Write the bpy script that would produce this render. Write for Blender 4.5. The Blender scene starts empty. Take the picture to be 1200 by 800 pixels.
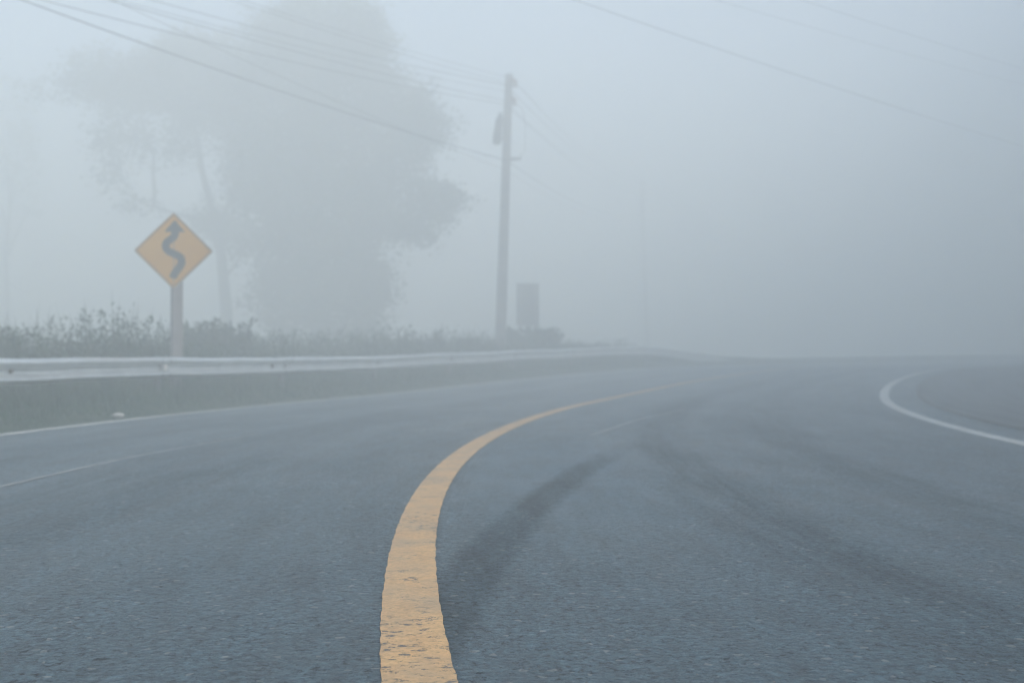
import bpy, math, random
import numpy as np
from mathutils import Vector, Matrix

random.seed(4)
rng = np.random.default_rng(7)
C = bpy.context.scene.collection
R = math.radians
PI = math.pi

# ------------------------------------------------------------------ road frame
F = 1333.0
CAM_H = 0.775
HZ = 416.3
DS = 0.1
S = np.arange(-30, 130, DS)
KS = np.interp(S, [-30, -10, 0, 12, 24, 36, 50, 130], [.012, .02, .0348, .0169, .0114, .0197, .0197, .0197])
TH = np.cumsum(KS) * DS
i0 = int(np.argmin(abs(S)))
TH = TH - TH[i0] - 0.1281
CX = np.cumsum(np.sin(TH)) * DS
CY = np.cumsum(np.cos(TH)) * DS
CX += -0.219 - CX[i0]
CY += 2.7 - CY[i0]
ES = [-30, 0, 10, 20, 30, 38, 52, 85, 130]
EZ = [0, 0, -.012, -.02, .17, .37, .42, .88, 1.3]
_e = np.interp(S, ES, EZ)
_k = np.ones(61) / 61
EL = np.convolve(np.pad(_e, 30, mode='edge'), _k, mode='valid')


def rf(s, off, dz=0.0):
    """point on the road frame: arc length s, lateral offset off (right +)"""
    x = np.interp(s, S, CX); y = np.interp(s, S, CY); t = np.interp(s, S, TH); e = np.interp(s, S, EL)
    return (float(x + off * math.cos(t)), float(y - off * math.sin(t)), float(e + dz))


def heading(s):
    return float(np.interp(s, S, TH))


PITCH = math.atan(16.3 / F)


def P(px, py, d):
    """world point seen at picture point (px, py) of the 1200 x 800 survey sheet, d metres ahead"""
    return Vector(((px - 600) / F * d, d, CAM_H + (HZ - py) / F * d))


# ------------------------------------------------------------------ materials
def new_mat(name):
    m = bpy.data.materials.new(name); m.use_nodes = True
    nt = m.node_tree; b = nt.nodes['Principled BSDF']
    return m, nt, b


def N(nt, t, **kw):
    n = nt.nodes.new(t)
    for k, v in kw.items():
        if k.startswith('i_'):
            key = k[2:]
            key = int(key) if key.isdigit() else key.replace('_', ' ')
            n.inputs[key].default_value = v
        else:
            setattr(n, k, v)
    return n


def L(nt, a, b):
    nt.links.new(a, b)


def ramp(nt, src, stops):
    r = nt.nodes.new('ShaderNodeValToRGB')
    els = r.color_ramp.elements
    while len(els) < len(stops):
        els.new(0.5)
    for e, (p, c) in zip(els, stops):
        e.position = p
        e.color = (c, c, c, 1) if isinstance(c, (int, float)) else (*c, 1)
    L(nt, src, r.inputs[0])
    return r.outputs[0]


def mix(nt, fac, a, b, blend='MIX'):
    m = nt.nodes.new('ShaderNodeMix'); m.data_type = 'RGBA'; m.blend_type = blend
    for sock, v in ((m.inputs[0], fac), (m.inputs[6], a), (m.inputs[7], b)):
        if isinstance(v, bpy.types.NodeSocket): L(nt, v, sock)
        elif isinstance(v, (int, float)): sock.default_value = v if sock.type == 'VALUE' else (v, v, v, 1)
        else: sock.default_value = (*v, 1)
    return m.outputs[2]


def math_(nt, op, a, b=0.0, c=0.0, clamp=False):
    m = nt.nodes.new('ShaderNodeMath'); m.operation = op; m.use_clamp = clamp
    for i, v in enumerate((a, b, c)):
        if isinstance(v, bpy.types.NodeSocket): L(nt, v, m.inputs[i])
        else: m.inputs[i].default_value = v
    return m.outputs[0]


def noise(nt, vec, scale, detail=3, rough=.5, dim='3D'):
    n = N(nt, 'ShaderNodeTexNoise', i_Scale=scale, i_Detail=detail, i_Roughness=rough)
    n.noise_dimensions = dim
    if vec is not None: L(nt, vec, n.inputs['Vector'])
    return n.outputs[0]


def simple_mat(name, c1, c2, scale=6, rough=.7, metal=0.0, bump=0.0, bscale=40, detail=4, spec=None):
    m, nt, b = new_mat(name)
    tc = N(nt, 'ShaderNodeTexCoord').outputs['Object']
    f = ramp(nt, noise(nt, tc, scale, detail, .6), [(.3, 0.0), (.7, 1.0)])
    L(nt, mix(nt, f, c1, c2), b.inputs['Base Color'])
    b.inputs['Roughness'].default_value = rough
    b.inputs['Metallic'].default_value = metal
    if spec is not None: b.inputs['Specular IOR Level'].default_value = spec
    if bump:
        bp = N(nt, 'ShaderNodeBump', i_Strength=bump, i_Distance=.01)
        L(nt, noise(nt, tc, bscale, 4), bp.inputs['Height']); L(nt, bp.outputs[0], b.inputs['Normal'])
    return m


def leaf_mat(name, c1, c2, c3, transl=.25):
    m, nt, b = new_mat(name)
    at = N(nt, 'ShaderNodeAttribute'); at.attribute_name = 'tone'
    tc = N(nt, 'ShaderNodeTexCoord').outputs['Object']
    c = ramp(nt, at.outputs['Fac'], [(0.0, c1), (.55, c2), (1.0, c3)])
    L(nt, c, b.inputs['Base Color'])
    b.inputs['Roughness'].default_value = .6
    b.inputs['Specular IOR Level'].default_value = .15
    tr = N(nt, 'ShaderNodeBsdfTranslucent'); L(nt, c, tr.inputs[0])
    ms = N(nt, 'ShaderNodeMixShader', i_0=transl)
    L(nt, b.outputs[0], ms.inputs[1]); L(nt, tr.outputs[0], ms.inputs[2])
    L(nt, ms.outputs[0], nt.nodes['Material Output'].inputs[0])
    return m


def band(nt, u, centre, half, soft):
    """1 inside |u-centre|<half falling to 0 over soft"""
    d = math_(nt, 'ABSOLUTE', math_(nt, 'SUBTRACT', u, centre))
    mr = N(nt, 'ShaderNodeMapRange', i_1=half, i_2=half + soft, i_3=1.0, i_4=0.0)
    mr.interpolation_type = 'SMOOTHSTEP'
    L(nt, d, mr.inputs[0])
    return mr.outputs[0]


def asphalt_mat():
    m, nt, b = new_mat('asphalt')
    uv = N(nt, 'ShaderNodeUVMap'); uv.uv_map = 'road'
    sep = N(nt, 'ShaderNodeSeparateXYZ'); L(nt, uv.outputs[0], sep.inputs[0])
    u, v = sep.outputs[0], sep.outputs[1]
    tc = N(nt, 'ShaderNodeTexCoord').outputs['Object']
    # streaks drawn out along the direction of travel
    mp = N(nt, 'ShaderNodeMapping'); mp.inputs['Scale'].default_value = (1.0, .13, 1)
    L(nt, uv.outputs[0], mp.inputs[0])
    st = noise(nt, mp.outputs[0], 1.7, 4, .55)
    mp2 = N(nt, 'ShaderNodeMapping'); mp2.inputs['Scale'].default_value = (1.0, .22, 1)
    L(nt, uv.outputs[0], mp2.inputs[0])
    st2 = noise(nt, mp2.outputs[0], 6, 3, .6)
    blot = noise(nt, tc, .55, 4, .6)
    g = noise(nt, tc, 34, 6, .8)
    g2 = noise(nt, tc, 14, 6, .8)
    # wheel tracks: they drift to the right going away and waver a little
    wob = math_(nt, 'ADD', math_(nt, 'MULTIPLY', math_(nt, 'SUBTRACT', blot, .5), .45), math_(nt, 'MULTIPLY', math_(nt, 'SUBTRACT', g2, .5), .5))
    wob1 = math_(nt, 'MULTIPLY', math_(nt, 'SUBTRACT', g2, .5), .22)
    ud = math_(nt, 'SUBTRACT', math_(nt, 'ADD', u, wob1), math_(nt, 'MULTIPLY', v, .19))
    t1 = math_(nt, 'MULTIPLY', band(nt, ud, -.04, .06, .1), band(nt, v, 1.6, 2.0, 5.5))
    t1 = math_(nt, 'MULTIPLY', math_(nt, 'MULTIPLY', t1, math_(nt, 'GREATER_THAN', u, .0)), ramp(nt, st2, [(.3, .7), (.62, 1.0)]))
    pale = math_(nt, 'MULTIPLY', band(nt, math_(nt, 'ADD', u, wob), .75, .3, .5), band(nt, v, 5.2, 1.2, 2.6))
    t2 = band(nt, math_(nt, 'ADD', u, wob), 1.62, .08, .3)
    t3 = band(nt, math_(nt, 'ADD', u, wob), 2.8, .1, .32)
    t4 = band(nt, math_(nt, 'ADD', u, wob), -1.9, .15, .5)
    t5 = band(nt, math_(nt, 'ADD', u, wob), -3.6, .15, .5)
    tr = math_(nt, 'ADD', math_(nt, 'MULTIPLY', t2, .55), math_(nt, 'ADD', math_(nt, 'MULTIPLY', t3, .4), math_(nt, 'MULTIPLY', math_(nt, 'ADD', t4, t5), .4)))
    brk = ramp(nt, noise(nt, mp.outputs[0], 3.1, 5, .65), [(.36, .25), (.6, 1.0)])
    mp4 = N(nt, 'ShaderNodeMapping'); mp4.inputs['Scale'].default_value = (14.0, .5, 1); L(nt, uv.outputs[0], mp4.inputs[0])
    tread = ramp(nt, noise(nt, mp4.outputs[0], 1.0, 4, .7), [(.38, .45), (.6, 1.25)])
    tr = math_(nt, 'MULTIPLY', tr, tread)
    track = math_(nt, 'ADD', math_(nt, 'MULTIPLY', tr, brk), math_(nt, 'MULTIPLY', t1, .85), clamp=True)
    dry = ramp(nt, st, [(.36, 0.0), (.66, 1.0)])
    # aggregate: stones, dark pits between them, a few bright chips
    vo = N(nt, 'ShaderNodeTexVoronoi', i_Scale=55.0, i_Randomness=1.0); L(nt, tc, vo.inputs[0])
    vo2 = N(nt, 'ShaderNodeTexVoronoi', i_Scale=38.0, i_Randomness=1.0); L(nt, tc, vo2.inputs[0])
    sep2 = N(nt, 'ShaderNodeSeparateColor'); L(nt, vo.outputs['Color'], sep2.inputs[0])
    sep3 = N(nt, 'ShaderNodeSeparateColor'); L(nt, vo2.outputs['Color'], sep3.inputs[0])
    tone = math_(nt, 'ADD', math_(nt, 'MULTIPLY', sep2.outputs[0], .5), math_(nt, 'MULTIPLY', sep3.outputs[0], .5))
    base = mix(nt, tone, (.025, .08, .115), (.115, .225, .295))
    fine = noise(nt, tc, 48, 6, .85)
    pit = ramp(nt, fine, [(.43, 0.0), (.49, 1.0)])
    pit2 = ramp(nt, g2, [(.36, .0), (.56, 1.0)])
    base = mix(nt, math_(nt, 'MULTIPLY', math_(nt, 'SUBTRACT', 1.0, pit), math_(nt, 'SUBTRACT', 1.0, math_(nt, 'MULTIPLY', pit2, .6))), base, (.004, .009, .013))
    n30 = noise(nt, tc, 30, 4, .7)
    spot = ramp(nt, n30, [(.37, 1.0), (.43, 0.0)])
    lite = ramp(nt, n30, [(.56, 0.0), (.63, 1.0)])
    patch = ramp(nt, noise(nt, tc, 3.2, 5, .75), [(.38, 1.0), (.62, .4)])
    base = mix(nt, math_(nt, 'MULTIPLY', lite, .65), base, (.15, .285, .36))
    base = mix(nt, math_(nt, 'MULTIPLY', spot, patch), base, (.002, .005, .008))
    n12 = noise(nt, tc, 12, 3, .6)
    base = mix(nt, ramp(nt, n12, [(.27, .9), (.33, 0.0)]), base, (.004, .008, .011))
    spark = math_(nt, 'GREATER_THAN', sep2.outputs[1], .985)
    base = mix(nt, math_(nt, 'MULTIPLY', spark, .8), base, (.4, .42, .42))
    # dark wheel tracks, pale silt between them
    base = mix(nt, math_(nt, 'MULTIPLY', track, .62), base, (.008, .017, .024))
    silt = math_(nt, 'MULTIPLY', dry, math_(nt, 'SUBTRACT', 1.0, track), clamp=True)
    pf = math_(nt, 'MULTIPLY', math_(nt, 'MULTIPLY', pale, math_(nt, 'SUBTRACT', 1.0, t1)), .7)
    base = mix(nt, math_(nt, 'ADD', math_(nt, 'MULTIPLY', silt, .28), pf, clamp=True), base, (.10, .2, .27))
    base = mix(nt, math_(nt, 'MULTIPLY', ramp(nt, st2, [(.42, 0.0), (.68, 1.0)]), .45), base, (.02, .038, .052))
    L(nt, base, b.inputs['Base Color'])
    rg = math_(nt, 'ADD', .40, math_(nt, 'MULTIPLY', track, .22))
    rg = math_(nt, 'ADD', rg, math_(nt, 'MULTIPLY', math_(nt, 'SUBTRACT', st, .5), -.35))
    rg = math_(nt, 'ADD', rg, math_(nt, 'MULTIPLY', math_(nt, 'SUBTRACT', blot, .5), -.3), clamp=True)
    L(nt, rg, b.inputs['Roughness'])
    sp = math_(nt, 'SUBTRACT', .75, math_(nt, 'MULTIPLY', track, .4))
    hole = math_(nt, 'MAXIMUM', math_(nt, 'MULTIPLY', spot, patch), math_(nt, 'MULTIPLY', math_(nt, 'SUBTRACT', 1.0, pit), math_(nt, 'SUBTRACT', 1.0, math_(nt, 'MULTIPLY', pit2, .6))), clamp=True)
    sp = math_(nt, 'MULTIPLY', sp, math_(nt, 'SUBTRACT', 1.12, hole))
    L(nt, sp, b.inputs['Specular IOR Level'])
    h = math_(nt, 'ADD', math_(nt, 'MULTIPLY', vo.outputs['Distance'], -1.0), math_(nt, 'MULTIPLY', g, 1.3))
    h = math_(nt, 'ADD', h, math_(nt, 'MULTIPLY', vo2.outputs['Distance'], -.8))
    h = math_(nt, 'ADD', h, math_(nt, 'MULTIPLY', math_(nt, 'MULTIPLY', pit, pit2), .6))
    h = math_(nt, 'SUBTRACT', h, math_(nt, 'MULTIPLY', spot, 1.2))
    bp = N(nt, 'ShaderNodeBump', i_Strength=1.0, i_Distance=.014)
    L(nt, h, bp.inputs['Height']); L(nt, bp.outputs[0], b.inputs['Normal'])
    return m


def paint_mat(name, c1, c2, wear=.5, lim=(.62, .7)):
    m, nt, b = new_mat(name)
    uv = N(nt, 'ShaderNodeUVMap'); uv.uv_map = 'road'
    tc = N(nt, 'ShaderNodeTexCoord').outputs['Object']
    f = noise(nt, tc, 7, 5, .7)
    col = mix(nt, ramp(nt, f, [(.3, 0.0), (.7, 1.0)]), c1, c2)
    gr = noise(nt, tc, 55, 5, .8)
    col = mix(nt, math_(nt, 'MULTIPLY', ramp(nt, gr, [(.42, 0.0), (.62, 1.0)]), .5), col, tuple(x * .55 for x in c2))
    # hairline cracks across the line, chips where the road shows through
    mp = N(nt, 'ShaderNodeMapping'); mp.inputs['Scale'].default_value = (1.6, 9.0, 1)
    L(nt, uv.outputs[0], mp.inputs[0])
    jt = noise(nt, tc, 9, 4, .7)
    mv = N(nt, 'ShaderNodeVectorMath'); mv.operation = 'ADD'
    L(nt, mp.outputs[0], mv.inputs[0])
    cb = N(nt, 'ShaderNodeCombineXYZ'); L(nt, math_(nt, 'MULTIPLY', jt, 1.6), cb.inputs[1]); L(nt, math_(nt, 'MULTIPLY', noise(nt, tc, 30, 3, .7), .6), cb.inputs[0]); L(nt, cb.outputs[0], mv.inputs[1])
    vo = N(nt, 'ShaderNodeTexVoronoi', i_Scale=1.0); vo.feature = 'DISTANCE_TO_EDGE'; L(nt, mv.outputs[0], vo.inputs[0])
    crack = ramp(nt, vo.outputs['Distance'], [(.008, .95), (.026, 0.0)])
    crack = math_(nt, 'MULTIPLY', crack, ramp(nt, noise(nt, tc, 8, 4, .7), [(.5, 0.0), (.6, 1.0)]))
    mp3 = N(nt, 'ShaderNodeMapping'); mp3.inputs['Scale'].default_value = (20.0, 27.0, 1)
    L(nt, uv.outputs[0], mp3.inputs[0])
    chip = ramp(nt, noise(nt, mp3.outputs[0], 1.0, 6, .75), [(lim[0], 0.0), (lim[1], 1.0)])
    sv = N(nt, 'ShaderNodeSeparateXYZ'); L(nt, uv.outputs[0], sv.inputs[0])
    zone = math_(nt, 'ADD', ramp(nt, noise(nt, tc, 1.3, 2), [(.5, .12), (.7, .8)]), math_(nt, 'MULTIPLY', band(nt, sv.outputs[1], .3, .2, .3), .55), clamp=True)
    worn = math_(nt, 'MAXIMUM', crack, math_(nt, 'MULTIPLY', math_(nt, 'MULTIPLY', chip, zone), wear * 1.7), clamp=True)
    col = mix(nt, worn, col, (.05, .065, .08))
    dirt = ramp(nt, noise(nt, tc, 2.6, 5, .7), [(.42, 0.0), (.7, .5)])
    col = mix(nt, dirt, col, (.3, .26, .2))
    L(nt, col, b.inputs['Base Color'])
    b.inputs['Roughness'].default_value = .5
    b.inputs['Specular IOR Level'].default_value = .25
    bp = N(nt, 'ShaderNodeBump', i_Strength=.4, i_Distance=.004)
    L(nt, math_(nt, 'SUBTRACT', gr, math_(nt, 'MULTIPLY', worn, 1.2)), bp.inputs['Height']); L(nt, bp.outputs[0], b.inputs['Normal'])
    return m


M = {}
M['asphalt'] = asphalt_mat()
M['yellow'] = paint_mat('yellow_road_paint', (.80, .49, .21), (.66, .39, .17), 1.0, (.55, .62))
M['white'] = paint_mat('white_road_paint', (.84, .84, .8), (.7, .7, .66), .4)
M['old_white'] = paint_mat('worn_white_paint', (.45, .47, .47), (.3, .33, .35), .7, (.5, .65))
M['grass'] = leaf_mat('grass_blades', (.003, .03, .012), (.006, .06, .022), (.018, .1, .032), .2)
M['weed'] = leaf_mat('weed_leaves', (.006, .03, .016), (.014, .06, .028), (.035, .095, .038), .25)
M['leaf'] = leaf_mat('tree_leaves', (.013, .035, .02), (.027, .06, .032), (.05, .085, .042), .2)
M['bark'] = simple_mat('bark', (.05, .043, .037), (.1, .09, .08), 5, .9, bump=.6, bscale=18)
M['soil'] = simple_mat('verge_soil', (.005, .028, .01), (.016, .045, .018), 1.4, .95, bump=.8, bscale=14)
M['ground'] = simple_mat('grassy_ground', (.03, .05, .025), (.06, .08, .04), .4, .95, bump=.5, bscale=5)
M['apron'] = simple_mat('worn_concrete', (.06, .075, .09), (.13, .14, .155), 1.6, .6, bump=.5, bscale=60)
nt_ = M['apron'].node_tree; bs_ = nt_.nodes['Principled BSDF']
uv_ = N(nt_, 'ShaderNodeUVMap'); uv_.uv_map = 'road'
mp_ = N(nt_, 'ShaderNodeMapping'); mp_.inputs['Scale'].default_value = (3.2, .16, 1); L(nt_, uv_.outputs[0], mp_.inputs[0])
tc_ = N(nt_, 'ShaderNodeTexCoord').outputs['Object']
f1 = ramp(nt_, noise(nt_, mp_.outputs[0], 1.0, 5, .7), [(.38, 0.0), (.62, 1.0)])
f2 = noise(nt_, tc_, 30, 5, .8)
ca_ = mix(nt_, f1, (.018, .028, .034), (.12, .13, .145))
ca_ = mix(nt_, ramp(nt_, f2, [(.4, .6), (.55, 0.0)]), ca_, (.02, .025, .03))
L(nt_, ca_, bs_.inputs['Base Color'])
M['seam'] = simple_mat('damp_groove', (.012, .014, .016), (.03, .03, .03), 3, .6, bump=.5, bscale=50)
M['steel'] = simple_mat('galvanised_steel', (.56, .59, .6), (.72, .75, .76), 3.5, .42, .75, bump=.15, bscale=25)
M['steel_dark'] = simple_mat('dull_steel', (.1, .105, .11), (.17, .175, .18), 5, .6, .5)
M['rust'] = simple_mat('rust_stained_bolt', (.05, .03, .02), (.1, .07, .05), 9, .8, .2)
M['concrete'] = simple_mat('pole_concrete', (.2, .2, .2), (.3, .29, .28), 2.2, .85, bump=.4, bscale=30)
M['post_paint'] = simple_mat('weathered_post_paint', (.2, .185, .185), (.33, .31, .31), 4, .7, bump=.3, bscale=30)
M['sign_yellow'] = simple_mat('sign_yellow_sheet', (.60, .28, .008), (.66, .33, .014), 3, .4, bump=.05)
M['sign_black'] = simple_mat('sign_black_sheet', (.012, .014, .018), (.025, .028, .03), 5, .45)
M['alu'] = simple_mat('sign_metal_back', (.35, .36, .37), (.45, .46, .47), 4, .5, .6)
M['board'] = simple_mat('grey_board_back', (.12, .125, .13), (.18, .18, .185), 3, .6, .2)
M['cable'] = simple_mat('cable_sheath', (.015, .016, .018), (.03, .03, .032), 3, .6)
M['ceramic'] = simple_mat('brown_insulator', (.12, .07, .05), (.2, .12, .08), 4, .3)
M['stone'] = simple_mat('pale_stone', (.4, .38, .35), (.6, .58, .54), 9, .8, bump=.5, bscale=40)
M['grit'] = simple_mat('road_grit', (.1, .1, .1), (.4, .39, .37), 30, .8)
m, nt, b = new_mat('reflector_disc')
b.inputs['Base Color'].default_value = (.75, .74, .72, 1); b.inputs['Roughness'].default_value = .25
M['reflector'] = m


# ------------------------------------------------------------------ mesh helpers
def link(name, verts, faces, mat, parent=None, smooth=False, uvs=None, tone=None):
    me = bpy.data.meshes.new(name)
    me.from_pydata([tuple(v) for v in verts], [], faces)
    me.materials.append(mat)
    if smooth:
        me.polygons.foreach_set('use_smooth', [True] * len(me.polygons))
    if uvs is not None:
        ul = me.uv_layers.new(name='road')
        li = np.empty(len(me.loops), np.int32); me.loops.foreach_get('vertex_index', li)
        ul.data.foreach_set('uv', np.asarray(uvs, np.float32)[li].ravel())
    if tone is not None:
        a = me.attributes.new('tone', 'FLOAT', 'POINT'); a.data.foreach_set('value', np.asarray(tone, np.float32))
    me.update()
    o = bpy.data.objects.new(name, me); C.objects.link(o)
    if parent:
        o.parent = parent
        o.matrix_parent_inverse = Matrix.Identity(4)
        o.location = -parent.location if parent.type == 'EMPTY' and False else (0, 0, 0)
    return o


def np_mesh(name, V, Fq, mat, parent=None, tone=None):
    """many quads straight from arrays"""
    me = bpy.data.meshes.new(name)
    k = Fq.shape[1]
    me.vertices.add(len(V)); me.vertices.foreach_set('co', V.astype(np.float32).ravel())
    me.loops.add(Fq.size); me.loops.foreach_set('vertex_index', Fq.astype(np.int32).ravel())
    me.polygons.add(len(Fq)); me.polygons.foreach_set('loop_start', np.arange(0, Fq.size, k, dtype=np.int32))
    me.polygons.foreach_set('loop_total', np.full(len(Fq), k, np.int32))
    me.materials.append(mat)
    if tone is not None:
        a = me.attributes.new('tone', 'FLOAT', 'POINT'); a.data.foreach_set('value', tone.astype(np.float32))
    me.update(calc_edges=True)
    o = bpy.data.objects.new(name, me); C.objects.link(o)
    if parent: o.parent = parent
    return o


def empty(name, loc, label, cat, group=None, rz=0.0):
    o = bpy.data.objects.new(name, None); C.objects.link(o)
    o.location = loc; o.rotation_euler = (0, 0, rz); o.empty_display_size = .3
    tag(o, label, cat, group)
    return o


def tag(o, label=None, cat=None, group=None, kind=None):
    if label: o['label'] = label
    if cat: o['category'] = cat
    if group: o['group'] = group
    if kind: o['kind'] = kind
    return o


class MB:
    def __init__(s): s.v = []; s.f = []

    def add(s, vs, fs):
        n = len(s.v); s.v += [Vector(v) for v in vs]; s.f += [tuple(i + n for i in f) for f in fs]

    def box(s, c, d, rot=None, bev=0.0):
        cx, cy, cz = c; x, y, z = d[0] / 2, d[1] / 2, d[2] / 2
        if bev:
            b = bev; pts = [(-x + b, -y), (x - b, -y), (x, -y + b), (x, y - b), (x - b, y), (-x + b, y), (-x, y - b), (-x, -y + b)]
        else:
            pts = [(-x, -y), (x, -y), (x, y), (-x, y)]
        n = len(pts); vs = [Vector((p[0], p[1], -z)) for p in pts] + [Vector((p[0], p[1], z)) for p in pts]
        if rot: vs = [rot @ v for v in vs]
        vs = [v + Vector(c) for v in vs]
        fs = [tuple(range(n))[::-1], tuple(range(n, 2 * n))] + [(i, (i + 1) % n, n + (i + 1) % n, n + i) for i in range(n)]
        s.add(vs, fs)

    def tube(s, pts, rad, seg=8, cap=True):
        pts = [Vector(p) for p in pts]; n = len(pts)
        if isinstance(rad, (int, float)): rad = [rad] * n
        up = Vector((0, 0, 1)); rings = []
        t0 = (pts[1] - pts[0]).normalized()
        a = t0.cross(up if abs(t0.z) < .95 else Vector((1, 0, 0))).normalized()
        for i in range(n):
            t = (pts[min(i + 1, n - 1)] - pts[max(i - 1, 0)]).normalized()
            a = (a - t * a.dot(t)).normalized(); bb = t.cross(a)
            rings.append([pts[i] + (a * math.cos(2 * PI * j / seg) + bb * math.sin(2 * PI * j / seg)) * rad[i] for j in range(seg)])
        vs = [p for r in rings for p in r]
        fs = [(i * seg + j, i * seg + (j + 1) % seg, (i + 1) * seg + (j + 1) % seg, (i + 1) * seg + j) for i in range(n - 1) for j in range(seg)]
        if cap: fs += [tuple(range(seg))[::-1], tuple((n - 1) * seg + j for j in range(seg))]
        s.add(vs, fs)

    def prism(s, poly, y0, y1):
        """polygon in x-z, extruded from y0 to y1"""
        n = len(poly)
        vs = [(p[0], y0, p[1]) for p in poly] + [(p[0], y1, p[1]) for p in poly]
        fs = [tuple(range(n)), tuple(range(n, 2 * n))[::-1]] + [(i, n + i, n + (i + 1) % n, (i + 1) % n) for i in range(n)]
        s.add(vs, fs)

    def build(s, name, mat, parent=None, smooth=False):
        return link(name, s.v, s.f, mat, parent, smooth)


def strip(name, offs, s0, s1, ds, mat, dz=0.0, prof=None, parent=None, jitter=0.0, smooth=True):
    """sheet following the road; prof gives extra height per offset"""
    ss = np.arange(s0, s1 + ds / 2, ds); V = []; U = []; Fc = []; n = len(offs)
    for i, s in enumerate(ss):
        for j, o in enumerate(offs):
            oo = o
            if jitter and j in (0, n - 1):
                oo = o + jitter * (math.sin(s * 17.3 + j * 2) * .4 + math.sin(s * 41.7 + 1.3 * j) * .35 + random.uniform(-.5, .5) * .7)
            z = dz + (prof(s, o) if prof else 0)
            V.append(rf(s, oo, z)); U.append((oo, s))
    for i in range(len(ss) - 1):
        for j in range(n - 1):
            a = i * n + j; Fc.append((a, a + 1, a + n + 1, a + n))
    return link(name, V, Fc, mat, parent, smooth, U)


# ------------------------------------------------------------------ setting
def sm(x): x = max(0., min(1., x)); return x * x * (3 - 2 * x)


def hum(x, y, k=1.0): return (math.sin(x * 1.7 * k + y * .6) + math.sin(y * 2.3 * k - x * .9) + math.sin((x + y) * 3.7 * k)) / 3


def left_prof(s, o):
    d = -4.93 - o
    z = .13 * sm(d / .9) + .02 * sm(d / .1)
    z += hum(s, o * 2) * .03 * sm(d / .4)
    z -= 1.6 * sm((d - 8) / 8)
    return z


def shading_bank_prof(s, o):
    d = o - 8.4
    z = .02 + 15.2 * sm(d / 6) + hum(s * .6, o) * .25 * sm(d / 2)  # steep rise shaped to block light from the right
    return z


V = []; Fc = []
g = np.concatenate([np.linspace(-260, -60, 12)[:-1], np.linspace(-60, 100, 50), np.linspace(100, 260, 10)[1:]])
for y in g:
    for x in g:
        V.append((x, y, -1.35 + hum(x * .1, y * .1) * .15))
n = len(g)
for i in range(n - 1):
    for j in range(n - 1):
        a = i * n + j; Fc.append((a, a + 1, a + n + 1, a + n))
tag(link('ground', V, Fc, M['ground'], smooth=True), 'low grassy ground around the road, lost in fog', kind='structure')

roffs = [-4.95, -4.8, -4, -3, -2, -1, 0, 1, 2, 3, 4, 5, 5.42]
tag(strip('road', roffs, -28, 118, .5, M['asphalt']), 'damp dark asphalt road curving right into fog', kind='structure')
tag(strip('road_groove', [5.38, 5.42, 5.47, 5.52], -28, 118, .25, M['seam'], .002, lambda s, o: -.02 if 5.4 < o < 5.5 else .002, jitter=.05), 'dark damp groove along the inner edge of the road', kind='structure')
tag(strip('shoulder', [5.50, 6.1, 7, 7.8, 8.5], -28, 118, .5, M['apron'], .004, lambda s, o: hum(s, o) * .006), 'pale worn shoulder inside the bend', kind='structure')
tag(strip('verge', [-22, -19, -16, -13, -11, -9, -8, -7, -6.5, -6, -5.7, -5.4, -5.15, -5.0, -4.94], -28, 118, .5, M['soil'], 0, left_prof), 'grassy verge outside the bend under the guardrail', kind='structure')
tag(strip('bank', [8.48, 9, 10, 11.5, 13, 15, 17, 19, 21, 23, 25, 27], -28, 112, 1.0, M['soil'], 0, shading_bank_prof), 'grassy bank out of view inside the bend, raised to shade the right side', kind='structure')  # unseen slope added beside the bend to darken fog and road on the right

tag(strip('center_line', [-.09, -.045, 0, .045, .09], -1.5, 90, .018, M['yellow'], .005, jitter=.0032), 'solid yellow centre line, cracked and chipped close by', kind='structure')
tag(strip('edge_line', [4.73, 4.81, 4.90], -3, 100, .08, M['white'], .005, jitter=.008), 'solid white edge line inside the bend', kind='structure')
tag(strip('edge_line', [-4.87, -4.80, -4.75], -3, 100, .08, M['white'], .005, jitter=.03), 'thin dirty white edge line beside the grass verge', kind='structure')


def scuff(name, pts, w, label):
    V = []; U = []; Fc = []
    sA, oA, sB, oB = pts; k = 60
    for i in range(k + 1):
        t = i / k; s = sA + (sB - sA) * t; o = oA + (oB - oA) * t + math.sin(t * 9) * .02
        ww = w * (.5 + .5 * math.sin(PI * t)) * random.uniform(.7, 1.2)
        for q in (-1, 1):
            V.append(rf(s, o + q * ww / 2, .004)); U.append((o + q * ww / 2, s))
    for i in range(k): Fc.append((2 * i, 2 * i + 1, 2 * i + 3, 2 * i + 2))
    tag(link(name, V, Fc, M['old_white'], uvs=U), label, kind='structure')


scuff('scuff_line', (3.0, -2.65, 8.5, -2.35), .035, 'faint pale scuffed line in the left lane')
scuff('scuff_line', (8.6, .95, 14.5, 1.75), .04, 'faint pale scuffed line right of the yellow line')


# ------------------------------------------------------------------ guardrail
RO = -6.01
RZ = .48
PROF = [(.018, -.156), (.03, -.148), (.078, -.118), (.085, -.1), (.078, -.082), (.012, -.03), (.004, 0), (.012, .03), (.078, .082), (.085, .1), (.078, .118), (.03, .148), (.018, .156)]
gb = rf(12, RO, .12)
gr = empty('guardrail', gb, 'galvanised steel W-beam guardrail running along the left verge', 'guardrail')
GB = Vector(gb)


def px_of(p): return 600 + F * p[0] / p[1]


def s_at_px(px, off):
    best = min(np.arange(4, 60, .05), key=lambda s: abs(px_of(rf(s, off)) - px))
    return float(best)


sj = s_at_px(189, RO)
joints = [sj + 4 * k for k in range(-3, 9)]


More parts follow.
